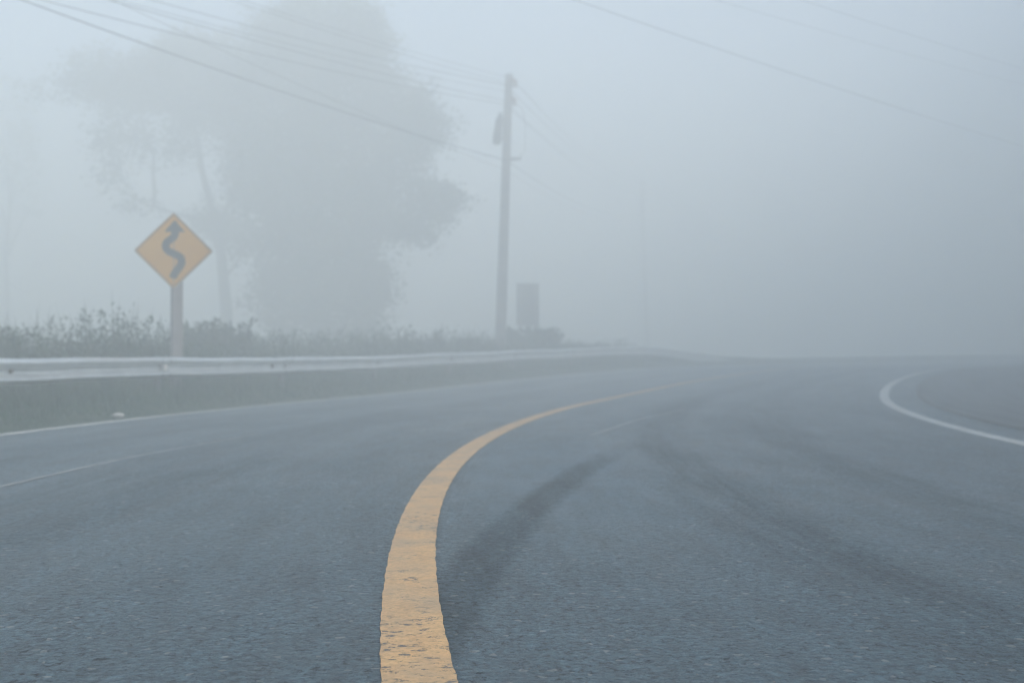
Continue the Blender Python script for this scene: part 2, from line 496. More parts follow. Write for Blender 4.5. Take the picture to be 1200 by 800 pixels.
def beam(s0, s1, extra):
    ns = 9; V = []; Fc = []
    for i in range(ns):
        s = s0 + (s1 - s0) * i / (ns - 1)
        sag = -.66 * sm((s - 38) / 9) + .006 * math.sin(s * 1.1) + .004 * math.sin(s * 2.9)
        for side in (0, 1):
            for (d, z) in PROF:
                p = Vector(rf(s, RO + d + extra - .003 * side, .12 + RZ + z + sag)) - GB
                V.append(p)
    n = len(PROF)
    for i in range(ns - 1):
        for j in range(n - 1):
            a = i * 2 * n + j; b_ = a + 2 * n
            Fc.append((a, b_, b_ + 1, a + 1)); a += n; b_ += n; Fc.append((a, a + 1, b_ + 1, b_))
        for j in (0, n - 1):
            a = i * 2 * n + j; Fc.append((a, a + n, a + 3 * n, a + 2 * n))
    for i in (0, ns - 1):
        for j in range(n - 1):
            a = i * 2 * n + j; Fc.append((a, a + 1, a + n + 1, a + n))
    return link('beam_panel', V, Fc, M['steel'], gr, smooth=False)


def post_mesh(s, pn='post'):
    m_ = MB(); p = Vector(rf(s, RO - .075, -.66 * sm((s - 38) / 9))) - GB
    m_.tube([p + Vector((0, 0, -.4)), p + Vector((0, 0, .12 + RZ + .1)), p + Vector((0, 0, .12 + RZ + .13))], [.057, .057, .03], 14)
    t = heading(s); rot = Matrix.Rotation(-t, 3, 'Z')
    q = Vector(rf(s, RO - .01, .12 + RZ - .66 * sm((s - 38) / 9))) - GB
    m_.box(q, (.045, .09, .2), rot)
    return m_.build('post', M['steel_dark'], gr, smooth=False)


for i in range(len(joints) - 1):
    s0, s1 = joints[i], joints[i + 1]
    bp_ = beam(s0 - .16, s1 + .16, .0 if i % 2 else .005)
    for ds_, zz in ((-.11, .1), (.11, .1), (-.11, -.1), (.11, -.1), (-.11, .04), (.11, .04), (-.11, -.04), (.11, -.04)):
        dd = .09 if abs(zz) > .09 else .03
        a = Vector(rf(s1 + ds_, RO + dd, .12 + RZ + zz)) - GB; c_ = Vector(rf(s1 + ds_, RO + dd + .016, .12 + RZ + zz)) - GB
        if i < 8:
            m_ = MB(); m_.tube([a, c_], .013, 8); m_.build('bolt', M['steel_dark'], bp_)
for i, s in enumerate(joints[:-1]):
    post_mesh(s)
    # round reflector button in the valley at the joint in front of the sign, dull bolt heads elsewhere
    a = Vector(rf(s, RO + .008, .12 + RZ)) - GB; c_ = Vector(rf(s, RO + .075, .12 + RZ)) - GB; e_ = Vector(rf(s, RO + .09, .12 + RZ)) - GB
    k_ = MB()
    if i == 3:
        k_.tube([a, c_, e_], [.02, .056, .045], 16); o = k_.build('reflector', M['reflector'], gr); o['label'] = 'pale round reflector'
    else:
        c2 = Vector(rf(s, RO + .03, .12 + RZ)) - GB
        k_.tube([a, c2], [.03, .022], 10); o = k_.build('bolt', M['rust'], gr)

# stained patch like bolt near the left end of the beam
for px in (12, 318):
    s = s_at_px(px, RO)
    a = Vector(rf(s, RO + .008, .12 + RZ)) - GB; c_ = Vector(rf(s, RO + .04, .12 + RZ)) - GB
    k_ = MB(); k_.tube([a, c_], [.036, .028], 10); k_.build('bolt', M['rust'], gr)


# ------------------------------------------------------------------ warning sign
def make_sign():
    D = 18.3
    ctr = P(203.5, 294.5, D)
    base = Vector((P(207, 400, D).x, D, .02))
    t = empty('warning_sign', base, 'yellow diamond sign with black winding arrow on a square post behind the guardrail', 'road sign', rz=R(7))
    h = 45.0 / F * D          # half diagonal
    zc = ctr.z - base.z; xc = -.035
    def diamond(hh, r):
        poly = []
        for k in range(4):
            a0 = k * PI / 2
            cx_, cz_ = math.cos(a0) * (hh - r * 1.414), math.sin(a0) * (hh - r * 1.414)
            for q in range(-3, 4):
                aa = a0 + q * (PI / 4) / 3
                poly.append((xc + cx_ + math.cos(aa) * r, zc + cz_ + math.sin(aa) * r))
        return poly
    m_ = MB(); m_.prism(diamond(h, .035), -.10, -.092); pl = m_.build('panel', M['sign_yellow'], t)
    # raised edge and back flange
    m_ = MB(); o1 = diamond(h + .004, .036); o2 = diamond(h - .012, .03); n = len(o1)
    vs = [(p[0], -.103, p[1]) for p in o1] + [(p[0], -.103, p[1]) for p in o2] + [(p[0], -.078, p[1]) for p in o1] + [(p[0], -.078, p[1]) for p in o2]
    fs = []
    for i in range(n):
        j = (i + 1) % n
        fs += [(i, j, n + j, n + i), (2 * n + i, 3 * n + i, 3 * n + j, 2 * n + j), (i, 2 * n + i, 2 * n + j, j), (n + i, n + j, 3 * n + j, 3 * n + i)]
    m_.add(vs, fs); m_.build('rim', M['alu'], t)
    # thin black border
    m_ = MB(); o1 = diamond(h - .030, .03); o2 = diamond(h - .046, .022)
    vs = [(p[0], -.1022, p[1]) for p in o1] + [(p[0], -.1022, p[1]) for p in o2]
    fs = [(i, (i + 1) % n, n + (i + 1) % n, n + i) for i in range(n)]
    m_.add(vs, fs); m_.build('border', M['sign_black'], t)
    # winding arrow: x right, z up, unit = 45 px of the half diagonal
    k = h / 45.0
    ctrl = [(-.5, -32), (1, -27), (6, -20), (9, -14), (8.5, -8.5), (3, -4.5), (-4, -1.5), (-8.5, 3), (-8.5, 8.5), (-4.5, 12.5), (0, 16), (1.5, 20), (1.5, 24)]
    pts = []
    for i in range(len(ctrl) - 1):
        p0 = ctrl[max(i - 1, 0)]; p1 = ctrl[i]; p2 = ctrl[i + 1]; p3 = ctrl[min(i + 2, len(ctrl) - 1)]
        for q in range(6):
            u = q / 6
            pts.append(tuple(.5 * ((2 * p1[a]) + (-p0[a] + p2[a]) * u + (2 * p0[a] - 5 * p1[a] + 4 * p2[a] - p3[a]) * u * u + (-p0[a] + 3 * p1[a] - 3 * p2[a] + p3[a]) * u ** 3) for a in (0, 1)))
    pts.append(ctrl[-1]); vs = []; fs = []
    for i, p in enumerate(pts):
        a = pts[max(i - 1, 0)]; b_ = pts[min(i + 1, len(pts) - 1)]
        dx, dz = b_[0] - a[0], b_[1] - a[1]; l = math.hypot(dx, dz); nx, nz = -dz / l, dx / l
        w = 4.3
        vs += [(xc + (p[0] + nx * w) * k, -.1024, zc + (p[1] + nz * w) * k), (xc + (p[0] - nx * w) * k, -.1024, zc + (p[1] - nz * w) * k)]
    for i in range(len(pts) - 1): fs.append((2 * i, 2 * i + 1, 2 * i + 3, 2 * i + 2))
    m_ = MB(); m_.add(vs, fs)
    m_.add([(xc + x * k, -.1028, zc + z * k) for x, z in ((1, 36), (-10.5, 22), (13, 22))], [(0, 2, 1)])
    m_.build('arrow', M['sign_black'], t)
    # back stiffener and bolts
    m_ = MB(); m_.box((xc, -.085, zc), (.5, .012, .05)); m_.box((xc, -.085, zc + .22), (.3, .012, .04)); m_.build('bracket', M['alu'], t)
    m_ = MB(); m_.box((0, 0, (zc - .1) / 2 + .1), (.165, .165, zc + .35), Matrix.Rotation(R(22), 3, 'Z'), .012); m_.build('post', M['post_paint'], t)
    return t


make_sign()


# ------------------------------------------------------------------ foliage helpers
def leaves_at(cent, size, asp=.45, droop=.3):
    """one pointed quad per centre"""
    n = len(cent)
    d = rng.normal(size=(n, 3)); d[:, 2] -= droop; d /= np.linalg.norm(d, axis=1)[:, None]
    r = rng.normal(size=(n, 3)); w = np.cross(d, r); w /= np.linalg.norm(w, axis=1)[:, None]
    sz = size * rng.uniform(.6, 1.35, (n, 1))
    a = cent - d * sz * .5; c = cent + d * sz * .5
    b_ = cent + w * sz * asp * .5; e = cent - w * sz * asp * .5
    V = np.stack([a, b_, c, e], 1).reshape(-1, 3)
    Fq = np.arange(4 * n).reshape(-1, 4)
    return V, Fq


def crown_points(clumps, dens, sub=.55, fuzz=1.0):
    """clumps: (centre, rx, ry, rz, weight). leaves gather in small sprays through the volume"""
    out = []; tn = []
    for (c, rx, ry, rz, w) in clumps:
        vol = rx * ry * rz
        k = max(6, int(dens * w * (rx * rz) ** .75 * 2.2))
        d = rng.normal(size=(k, 3)); d /= np.linalg.norm(d, axis=1)[:, None]
        rad = rng.uniform(.25, 1.0, (k, 1)) ** .55 * rng.uniform(.75, 1.18, (k, 1))
        sc = np.array(c) + d * rad * np.array([rx, ry, rz])
        for p in sc:
            m_ = int(rng.uniform(12, 34))
            r = sub * rng.uniform(.5, 1.2)
            q = rng.normal(size=(m_, 3)) * r * .5 * np.array([1, 1, .7]); q[:, 2] -= abs(q[:, 0]) * .2
            out.append(p + q); tn.append(np.full(m_, rng.uniform(0, 1)) * .7 + rng.uniform(0, .3, m_))
    return np.concatenate(out), np.concatenate(tn)


def crown(name, clumps, parent, base, dens=9, leaf=.2, sub=.55, mat='leaf'):
    P_, tn = crown_points(clumps, dens, sub)
    V, Fq = leaves_at(P_ - np.array(base), leaf)
    return np_mesh(name, V, Fq, M[mat], parent, np.repeat(tn, 4))


def limb(mb, a, b_, r0, r1, bend=.15, seg=7, n=7):
    a = Vector(a); b_ = Vector(b_); l = (b_ - a).length; pts = []; rr = []
    j1 = Vector((random.uniform(-1, 1), random.uniform(-1, 1), random.uniform(-.3, .6))) * bend * l
    for i in range(n):
        t = i / (n - 1)
        pts.append(a.lerp(b_, t) + j1 * math.sin(PI * t) + Vector((random.uniform(-1, 1), random.uniform(-1, 1), 0)) * .02 * l * (0 < i < n - 1))
        rr.append(r0 + (r1 - r0) * t)
    mb.tube(pts, rr, seg)
    return pts


def tree(label, d, base_px, base_z, trunk, limbs, cl, dens, leaf, sub, group='trees in the fog beyond the guardrail'):
    base = Vector((P(base_px, 400, d).x, d, base_z))
    t = empty('tree', base, label, 'tree', group)
    m_ = MB()
    for pl, r0, r1 in trunk:
        pts = [P(x, y, d + dy) - base for x, y, dy in pl]
        pts[0].z = min(pts[0].z, 0) if pl is trunk[0][0] else pts[0].z
        k = len(pts); m_.tube(pts, [r0 + (r1 - r0) * i / (k - 1) for i in range(k)], 10)
    m_.build('trunk', M['bark'], t, True)
    for (a, b_, r0, r1) in limbs:
        m_ = MB(); A = P(a[0], a[1], d + a[2]) - base; B = P(b_[0], b_[1], d + b_[2]) - base
        pts = limb(m_, A, B, r0, r1, .08)
        for q in range(4):
            j = random.randint(2, 6); dirv = Vector((random.uniform(-1, 1), random.uniform(-1, 1), random.uniform(.0, 1))).normalized()
            limb(m_, pts[j], pts[j] + dirv * random.uniform(.7, 1.6), r1 * .8, .012, .1, 5, 5)
        m_.build('branch', M['bark'], t, True)
    k = d / F
    clumps = [(P(x, y, d + dy), rx * k, ry_ if ry_ else rx * k * .9, rz * k, w) for (x, y, dy, rx, rz, ry_, w) in cl]
    crown('crown', clumps, t, base, dens, leaf, sub)
    return t


# big dense tree: crown from above the frame almost down to the ground
tree('biggest dense dark tree in the fog left of the utility pole', 52, 372, -.6,
     [([(372, 440, 0), (372, 380, 0), (368, 300, 0), (374, 200, .3), (380, 90, 0), (385, 0, 0)], .42, .12)],
     [((370, 330, 0), (310, 250, .5), .16, .05), ((370, 300, 0), (450, 240, -.6), .17, .05), ((373, 230, .2), (300, 130, .5), .15, .05),
      ((375, 200, .2), (500, 150, 0), .16, .05), ((378, 120, 0), (330, 20, -1), .13, .04), ((380, 120, 0), (440, 30, 1), .13, .04), ((370, 280, 0), (510, 225, 1), .12, .04)],
     [(385, 30, 0, 75, 36, 0, 1.2), (335, 45, 1, 50, 42, 0, 1), (420, 45, -1, 44, 42, 0, 1), (330, 95, 0, 60, 50, 0, 1), (400, 100, 0, 70, 55, 0, 1.2),
      (470, 120, 0, 45, 38, 0, 1), (500, 145, .6, 30, 28, 0, 1), (470, 180, -.5, 42, 35, 0, 1), (335, 165, 0, 58, 50, 0, 1.1), (400, 180, 1, 75, 60, 0, 1.2),
      (325, 225, 0, 48, 45, 0, 1), (395, 245, 0, 75, 50, 0, 1.2), (470, 240, 0, 55, 38, 0, 1), (518, 235, .5, 28, 24, 0, 1), (480, 268, -.5, 35, 18, 0, .8),
      (330, 290, 0, 44, 45, 0, 1), (395, 305, .5, 62, 48, 0, 1.2), (430, 330, 0, 32, 40, 0, 1), (335, 350, 0, 45, 45, 0, 1), (400, 365, 0, 55, 42, 0, 1.1), (300, 95, 1, 30, 25, 0, .6)],
     30, .25, .85)
# open crowned tree behind with slim trunk, hanging sprays and gaps of fog
tree('open crowned tree with a slim leaning trunk right behind the yellow sign', 56, 268, -.6,
     [([(268, 430, 0), (265, 360, 0), (259, 300, 0), (252, 262, 0), (236, 200, 0), (224, 130, 0)], .34, .1)],
     [((252, 262, 0), (165, 238, .5), .15, .05), ((180, 242, .4), (163, 130, .5), .11, .05), ((252, 270, 0), (285, 200, .5), .14, .06),
      ((236, 200, 0), (180, 80, 0), .1, .04), ((224, 140, 0), (225, 60, 0), .1, .04), ((225, 150, 0), (110, 90, 0), .1, .03), ((262, 330, 0), (300, 270, 0), .1, .04)],
     [(200, 92, 0, 75, 30, 0, .9), (120, 82, 0, 38, 28, 0, .6), (270, 85, 0, 55, 50, 0, 1.6), (225, 70, 0, 60, 30, 0, 1.2), (285, 135, 0, 35, 40, 0, 1.2), (95, 100, 0, 30, 22, 0, .4), (155, 110, 1, 55, 28, 0, .7), (240, 130, 0, 55, 22, 0, .7),
      (128, 165, 0, 20, 32, 0, .45), (130, 205, 0, 16, 18, 0, .35), (165, 165, 0, 12, 36, 0, .35), (212, 168, 0, 20, 28, 0, .5), (285, 200, 0, 26, 60, 0, .8), (250, 258, 0, 26, 16, 0, .7),
      (165, 240, 0, 22, 8, 0, .3), (275, 275, 0, 24, 22, 0, .8), (60, 105, 0, 24, 16, 0, .2)],
     34, .25, .9)
# faint one at the left edge of the picture
tree('faintest thin tree at the far left, almost lost in the fog', 72, 8, -.6,
     [([(8, 430, 0), (9, 360, 0), (6, 300, 0), (12, 240, 0), (2, 160, 0)], .2, .06)],
     [((9, 300, 0), (42, 230, 0), .09, .03), ((8, 270, 0), (-30, 200, 0), .09, .03), ((12, 240, 0), (30, 150, 0), .07, .03), ((7, 330, 0), (30, 345, 0), .06, .02)],
     [(0, 150, 0, 45, 40, 0, .55), (30, 190, 0, 26, 40, 0, .35), (-35, 220, 0, 30, 50, 0, .5), (35, 240, 0, 20, 26, 0, .25), (0, 110, 0, 36, 26, 0, .4), (-10, 370, 0, 28, 22, 0, .6)],
     14, .25, .6)


# ------------------------------------------------------------------ blades and weeds
def blades(roots, length, width, lean, segs=4, curl=1.0):
    """arching ribbons; roots (n,3), length (n,), returns V,F"""
    n = len(roots); az = rng.uniform(0, 2 * PI, n); ln = lean * rng.uniform(.3, 1.3, n)
    Vs = []; dirx = np.cos(az); diry = np.sin(az)
    for i in range(segs + 1):
        t = i / segs
        out = ln * length * t ** 1.7 * curl
        up = length * (t - .45 * (ln) * t ** 2.6)
        w = width * (1 - t ** 1.5) * .5 + .0008
        c = roots + np.stack([dirx * out, diry * out, up], 1)
        px, py = -diry * w, dirx * w
        Vs += [c + np.stack([px, py, 0 * px], 1), c - np.stack([px, py, 0 * px], 1)]
    V = np.stack(Vs, 1).reshape(-1, 3); k = 2 * (segs + 1)
    base = np.arange(n)[:, None] * k
    Fq = np.concatenate([np.stack([base[:, 0] + 2 * i, base[:, 0] + 2 * i + 1, base[:, 0] + 2 * i + 3, base[:, 0] + 2 * i + 2], 1) for i in range(segs)])
    return V, Fq, k


def rf_many(s, off, z):
    x = np.interp(s, S, CX); y = np.interp(s, S, CY); t = np.interp(s, S, TH); e = np.interp(s, S, EL)
    return np.stack([x + off * np.cos(t), y - off * np.sin(t), e + z], 1)


# short grass on the verge in front of and under the guardrail
n = 60000
s_ = 5 + 33 * rng.uniform(0, 1, n) ** 1.2; o_ = -5.0 - 2.2 * rng.uniform(0, 1, n) ** .85
o_ = o_ + .06 * np.sin(s_ * 3.1) + .04 * np.sin(s_ * 8.3)
zz = np.array([left_prof(a, b_) for a, b_ in zip(s_, o_)]) - .01
tuft = .5 + .5 * np.sin(s_ * 2.1 + o_ * 5) * np.sin(s_ * 5.7 - o_ * 3)
ln = (.05 + .12 * tuft * rng.uniform(.3, 1, n)) * np.clip((-4.9 - o_) / .5, .35, 1.25) * (1 + 1.3 * np.clip((-5.7 - o_) / .3, 0, 1))
V, Fq, k = blades(rf_many(s_, o_, zz), ln, .007, .5, 2)
tag(np_mesh('verge_grass', V, Fq, M['grass'], None, np.repeat(np.clip(tuft * .6 + rng.uniform(0, .5, n), 0, 1), k)), 'short wet grass on the verge below the guardrail', 'grass', kind='stuff')

# tall undergrowth behind the guardrail
def under(name, s0, s1, oa, ob, n, h, label, hf, prof):
    s_ = rng.uniform(s0, s1, n); o_ = rng.uniform(oa, ob, n)
    zz = np.array([prof(a, b_) for a, b_ in zip(s_, o_)]) - .05
    hh = h * hf(s_, o_) * rng.uniform(.45, 1.0, n)
    roots = rf_many(s_, o_, zz)
    V1, F1, k1 = blades(roots, hh, .022, .45, 5)
    t1 = np.repeat(rng.uniform(0, 1, n), k1)
    m_ = n * 11; idx = rng.integers(0, n, m_); tt = rng.uniform(.08, .92, m_) ** .8
    c = roots[idx] + np.stack([rng.normal(0, .13, m_), rng.normal(0, .13, m_), hh[idx] * tt * .85], 1)
    V2, F2 = leaves_at(c, .125, .3, .6)
    tone = np.concatenate([t1, np.repeat(np.clip(.2 + .6 * rng.uniform(0, 1, m_), 0, 1), 4)])
    # blades use quads too
    return tag(np_mesh(name, np.concatenate([V1, V2]), np.concatenate([F1, F2 + len(V1)]), M['weed'], None, tone), label, 'undergrowth', kind='stuff')


def hf_left(s, o):
    a = .78 + .22 * np.sin(s * .9 + .6) * np.sin(s * .37 + o * .5) + .1 * np.sin(s * 2.3 + o)
    return np.clip(a, .45, 1.15) * np.clip((-6.5 - o) / .7, .3, 1) * np.clip((51 - s) / 18, .1, 1)


under('undergrowth', 6, 50, -12.5, -6.7, 11000, 1.85, 'tangle of weeds and tall grass behind the guardrail', hf_left, left_prof)
under('bank_undergrowth', 4, 58, 8.5, 16, 5000, 1.0, 'weeds on the bank inside the bend', lambda s, o: np.clip((o - 8.3) / 1.2, .3, 1), shading_bank_prof)


def weed(px, d, topy, spread, label, arch=.6, n=26, leafy=10, leaf=.13, cat='weed', name='weed_plant'):
    """stems that arch over and carry narrow leaves"""
    base = Vector((P(px, 400, d).x, d, 0.05)); top = CAM_H + (HZ - topy) / F * d
    t = empty(name, base, label, cat, 'weeds and bushes behind the guardrail')
    m_ = MB(); cen = []
    H = (top - base.z)
    for i in range(n):
        az = random.uniform(0, 2 * PI); rr = random.uniform(0, spread * .35); hh = H * random.uniform(.62, 1.04) if i else H
        a = Vector((math.cos(az) * rr, math.sin(az) * rr, -.1)); out = random.uniform(.3, 1.2) * spread * arch
        pts = []
        for q in range(7):
            u = q / 6
            pts.append(a + Vector((math.cos(az) * out * u ** 1.8, math.sin(az) * out * u ** 1.8, hh * (1.12 * u - .12 * u * u - arch * .35 * u ** 4) + .1 * u)))
        m_.tube(pts, [.011 * (1 - u_ * .13) for u_ in range(7)], 5)
        for q in range(leafy):
            u = random.uniform(.25, 1); j = min(5, int(u * 6)); p = pts[j].lerp(pts[j + 1], u * 6 - j if j < 5 else random.random())
            cen.append(p + Vector((random.gauss(0, .045), random.gauss(0, .045), random.gauss(-.02, .04))))
    m_.build('stem', M['weed'], t)
    cen = np.array([tuple(c) for c in cen]); V, Fq = leaves_at(cen, leaf, .34, .5)
    np_mesh('leaves', V, Fq, M['weed'], t, np.repeat(rng.uniform(0, .7, len(cen)), 4))
    return t


weed(8, 17, 378, .55, 'dense leafy weed clump at the far left behind the guardrail', .5, 34, 22)
weed(44, 17.5, 388, .35, 'thin low weed between two taller clumps, far left', .7, 12, 10)
weed(66, 18, 384, .4, 'arching weed with small leaf tips, second clump from the left edge', .8, 22, 16)
weed(96, 17.5, 380, .4, 'broad leafy weed halfway between the left edge and the yellow sign', .6, 26, 18)
weed(128, 18, 369, .5, 'tallest weed left of the yellow sign, tips curling over', 1.0, 24, 12)
weed(160, 19, 384, .5, 'rounded low weed just left of the sign post', .6, 28, 18)
weed(232, 24, 366, .8, 'rounded bush just right of the sign post', .4, 40, 40, .16, 'bush', 'bush')
weed(272, 25, 364, .8, 'rounded bush at the foot of the slim leaning trunk', .4, 40, 40, .16, 'bush', 'bush')
weed(478, 31, 374, .4, 'spiky tall weed right of the big dense tree', .5, 14, 8, .2)
weed(512, 33, 368, .35, 'tall thin weed between the big tree and the utility pole', .3, 9, 8, .22)
weed(552, 35, 388, .7, 'low bush just left of the utility pole foot', .5, 30, 24, .16, 'bush', 'bush')
weed(622, 41, 370, 1.4, 'spreading bush at the foot of the grey board', .6, 80, 60, .2, 'bush', 'bush')
weed(672, 44, 393, 1.3, 'low bush right of the grey board where the rail fades out', .6, 40, 30, .2, 'bush', 'bush')


# ------------------------------------------------------------------ utility poles and cables
def pole(base, h, lean, w0, w1, label, rz, gear=False, arm=0.0):
    AR = Matrix.Rotation(arm, 3, 'Z')
    t = empty('utility_pole', base, label, 'utility pole', 'concrete utility poles', rz)
    top = Vector((lean[0], lean[1], h)); m_ = MB(); vs = []; ns = 8
    for i in range(ns + 1):
        u = i / ns; c = top * u + Vector((0, 0, -.5 * (i == 0))); w = (w0 + (w1 - w0) * u) / 2; b_ = w * .22
        for p in ((-w + b_, -w), (w - b_, -w), (w, -w + b_), (w, w - b_), (w - b_, w), (-w + b_, w), (-w, w - b_), (-w, -w + b_)):
            vs.append(c + Vector((p[0], p[1] * 1.1, 0)))
    fs = [(i * 8 + j, i * 8 + (j + 1) % 8, (i + 1) * 8 + (j + 1) % 8, (i + 1) * 8 + j) for i in range(ns) for j in range(8)] + [tuple(range(8))[::-1], tuple(ns * 8 + j for j in range(8))]
    m_.add(vs, fs); m_.build('shaft', M['concrete'], t)
    at = lambda z: top * (z / h)
    for z, l in ((h - .35, .5), (h - 1.0, .42)):
        m_ = MB(); c = at(z) + AR @ Vector((0, -w1 / 2 - .06, 0)); m_.box(c, (l, .1, .1), AR, .01); ca = m_.build('crossarm', M['concrete'], t)
        for q in (-.45, -.18, .22, .45):
            m_ = MB(); p = c + AR @ Vector((q * l, 0, .05)); m_.tube([p, p + Vector((0, 0, .05)), p + Vector((0, 0, .08)), p + Vector((0, 0, .12)), p + Vector((0, 0, .16))], [.02, .05, .03, .045, .015], 10)
            m_.build('insulator', M['ceramic'], ca)
    if gear:
        # cable closure hung on the left face, widening downwards
        m_ = MB(); c = at(h - 1.9)
        m_.tube([c + Vector((-.22, -.1, .55)), c + Vector((-.27, -.1, .3)), c + Vector((-.33, -.1, -.2)), c + Vector((-.37, -.1, -.5)), c + Vector((-.36, -.1, -.56))], [.05, .13, .15, .15, .06], 14)
        cl_ = m_.build('cable_closure', M['steel_dark'], t)
        m_ = MB(); m_.box(c + Vector((-.18, -.06, .32)), (.3, .05, .06)); m_.build('bracket', M['steel_dark'], t); m_ = MB(); m_.box(c + Vector((-.22, -.06, -.34)), (.36, .05, .06)); m_.build('bracket', M['steel_dark'], t)
        m_ = MB(); pts = [at(h - 1.0) + Vector((.2, -.1, 0)), at(h - 1.1) + Vector((.5, -.1, -.1)), at(h - 1.8) + Vector((.62, -.1, 0)), at(h - 2.7) + Vector((.64, -.1, 0)), at(h - 3.0) + Vector((.35, -.1, 0)), at(h - 3.0) + Vector((.1, -.1, 0))]
        m_.tube(pts, .011, 6); m_.build('jumper_cable', M['cable'], t)
        m_ = MB(); c = at(h - 2.95); m_.box(c + Vector((.3, -.12, 0)), (.45, .07, .08)); m_.build('bracket', M['steel_dark'], t)
    return t


D1 = 39.5
b1 = Vector((P(585, 400, D1).x, D1, -.1)); top1 = P(596.5, 87, D1)
pole(b1, top1.z - b1.z, (top1.x - b1.x, 0), .40, .26, 'tall concrete utility pole leaning slightly beside the grey board', 0, True, R(68))
D2 = 80.0
b2 = Vector((P(759, 400, D2).x, D2, .3)); top2 = P(752, 210, D2)
pole(b2, top2.z - b2.z, (top2.x - b2.x, 0), .34, .22, 'second utility pole, barely visible deeper in the fog', 0, False, R(60))
b0 = Vector((-22.0, 0.0, -.5)); b3 = Vector((33.0, 46.5, 2.3))
pole(b0, 11.2, (0, 0), .36, .24, 'concrete utility pole behind the viewer on the left', R(30))
pole(b3, 8.0, (0, 0), .36, .24, 'concrete utility pole on the bank inside the bend', R(-40))


def cable(ctrl, A, B, zb, rad, label, group, z0=None, ext=None):
    """ctrl: survey points on the cable; A (xy) the pole it hangs on, B (xy) the pole overhead"""
    A = Vector(A); B = Vector(B); dx, dy = B.x - A.x, B.y - A.y
    T = [0.0]; Z = [zb]; W = [3.0 if ext is not None else .25]
    for (px, py) in ctrl:
        kx = (px - 600) / F
        t_ = (kx * A.y - A.x) / (dx - kx * dy); y = A.y + dy * t_
        T.append(t_); Z.append(CAM_H + (HZ - py) / F * y); W.append(1.0)
    # sagging parabola z = zb + a t + c t^2 by least squares, kept gently convex
    T = np.array(T); Z = np.array(Z); W = np.array(W)
    Aq = np.stack([np.ones_like(T), T, T * T], 1) * W[:, None]
    kc, cc = (.8, 3.2) if ext is not None else (.3, 3.0)
    Aq = np.vstack([Aq, [0, 0, kc]]); bb = np.append(Z * W, kc * cc)
    co = np.linalg.lstsq(Aq, bb, rcond=None)[0]
    pts = []
    if ext is not None:
        E_ = Vector(ext); z1 = float(co[0])
        for i in range(12, 0, -1):
            u = i / 12; pts.append(Vector((A.x + (E_.x - A.x) * u, A.y + (E_.y - A.y) * u, z1 + (E_.z - z1) * u - 3.2 * u * (1 - u))))
    for i in range(41):
        u = i / 40; pts.append(Vector((A.x + dx * u, A.y + dy * u, float(co @ [1, u, u * u]))))
    c = pts[0].copy(); m_ = MB(); m_.tube([p - c for p in pts], rad, 6)
    o = m_.build('overhead_cable', M['cable'], None, True); o.location = c
    return tag(o, label, 'cable', group)


GL = 'overhead cables running left from the utility pole'
pa = (top1.x, D1 - .2, 0); B0 = (-22, 0, 0)
zt = lambda y: CAM_H + (HZ - y) / F * D1
lz = lambda py: b2 + Vector((-.2, 0, CAM_H + (HZ - py) / F * D2 - b2.z))
cable([(73, 0), (160, 40), (220, 68), (287, 97), (350, 127), (420, 150), (517, 177)], (pa[0] - .1, pa[1], 0), B0, zt(187), .013, 'lowest and darkest overhead cable, entering at the top left corner', GL, ext=lz(250))
cable([(125, 0), (187, 27), (233, 48), (283, 70), (383, 95), (470, 108)], (pa[0] - .1, pa[1] + .1, 0), B0, zt(122), .009, 'second overhead cable from the left along the top edge', GL, ext=lz(228))
cable([(140, 0), (200, 30), (260, 62), (330, 92), (420, 128), (490, 160)], (pa[0] - .12, pa[1] + .05, 0), B0, zt(200), .006, 'thin overhead cable closely under the second one', GL, ext=lz(256))
cable([(177, 0), (280, 43), (383, 80), (480, 104)], (pa[0] - .2, pa[1] + .2, 0), B0, zt(116), .009, 'third thick overhead cable from the left along the top edge', GL, ext=lz(224))
cable([(197, 0), (290, 40), (390, 72), (480, 98)], (pa[0] + .2, pa[1] - .1, 0), B0, zt(110), .006, 'thin overhead cable just right of the third thick one', GL, ext=lz(221))
cable([(230, 0), (360, 50), (400, 63), (500, 93)], (pa[0] + .4, pa[1] - .1, 0), B0, zt(104), .008, 'overhead cable in the middle of the left bundle', GL, ext=lz(217))
cable([(277, 0), (373, 33), (400, 42), (467, 63), (533, 83)], (pa[0] - .3, pa[1] - .1, 0), B0, zt(97), .007, 'second highest overhead cable reaching the pole top', GL, ext=lz(213))
cable([(302, 0), (400, 37), (470, 60), (540, 80)], (pa[0] + .1, pa[1] - .1, 0), B0, zt(93), .006, 'highest overhead cable reaching the pole top', GL, ext=lz(210))
GR = 'overhead cables crossing the upper right'
pr = (33.0, 46.5, 0)
cable([(750, 0), (800, 28), (883, 77), (957, 112), (1037, 137)], pr, (-16.0, 8.0, 0), 8.2, .0052, 'lowest overhead cable crossing the upper right, clearest of its three', GR)
cable([(895, 0), (925, 21), (1000, 62)], pr, (-12.0, 6.0, 0), 9.8, .0022, 'faint middle overhead cable in the upper right', GR)
cable([(975, 0), (1020, 25), (1070, 50)], pr, (-9.0, 4.0, 0), 10.0, .002, 'faintest rightmost overhead cable in the upper right', GR)


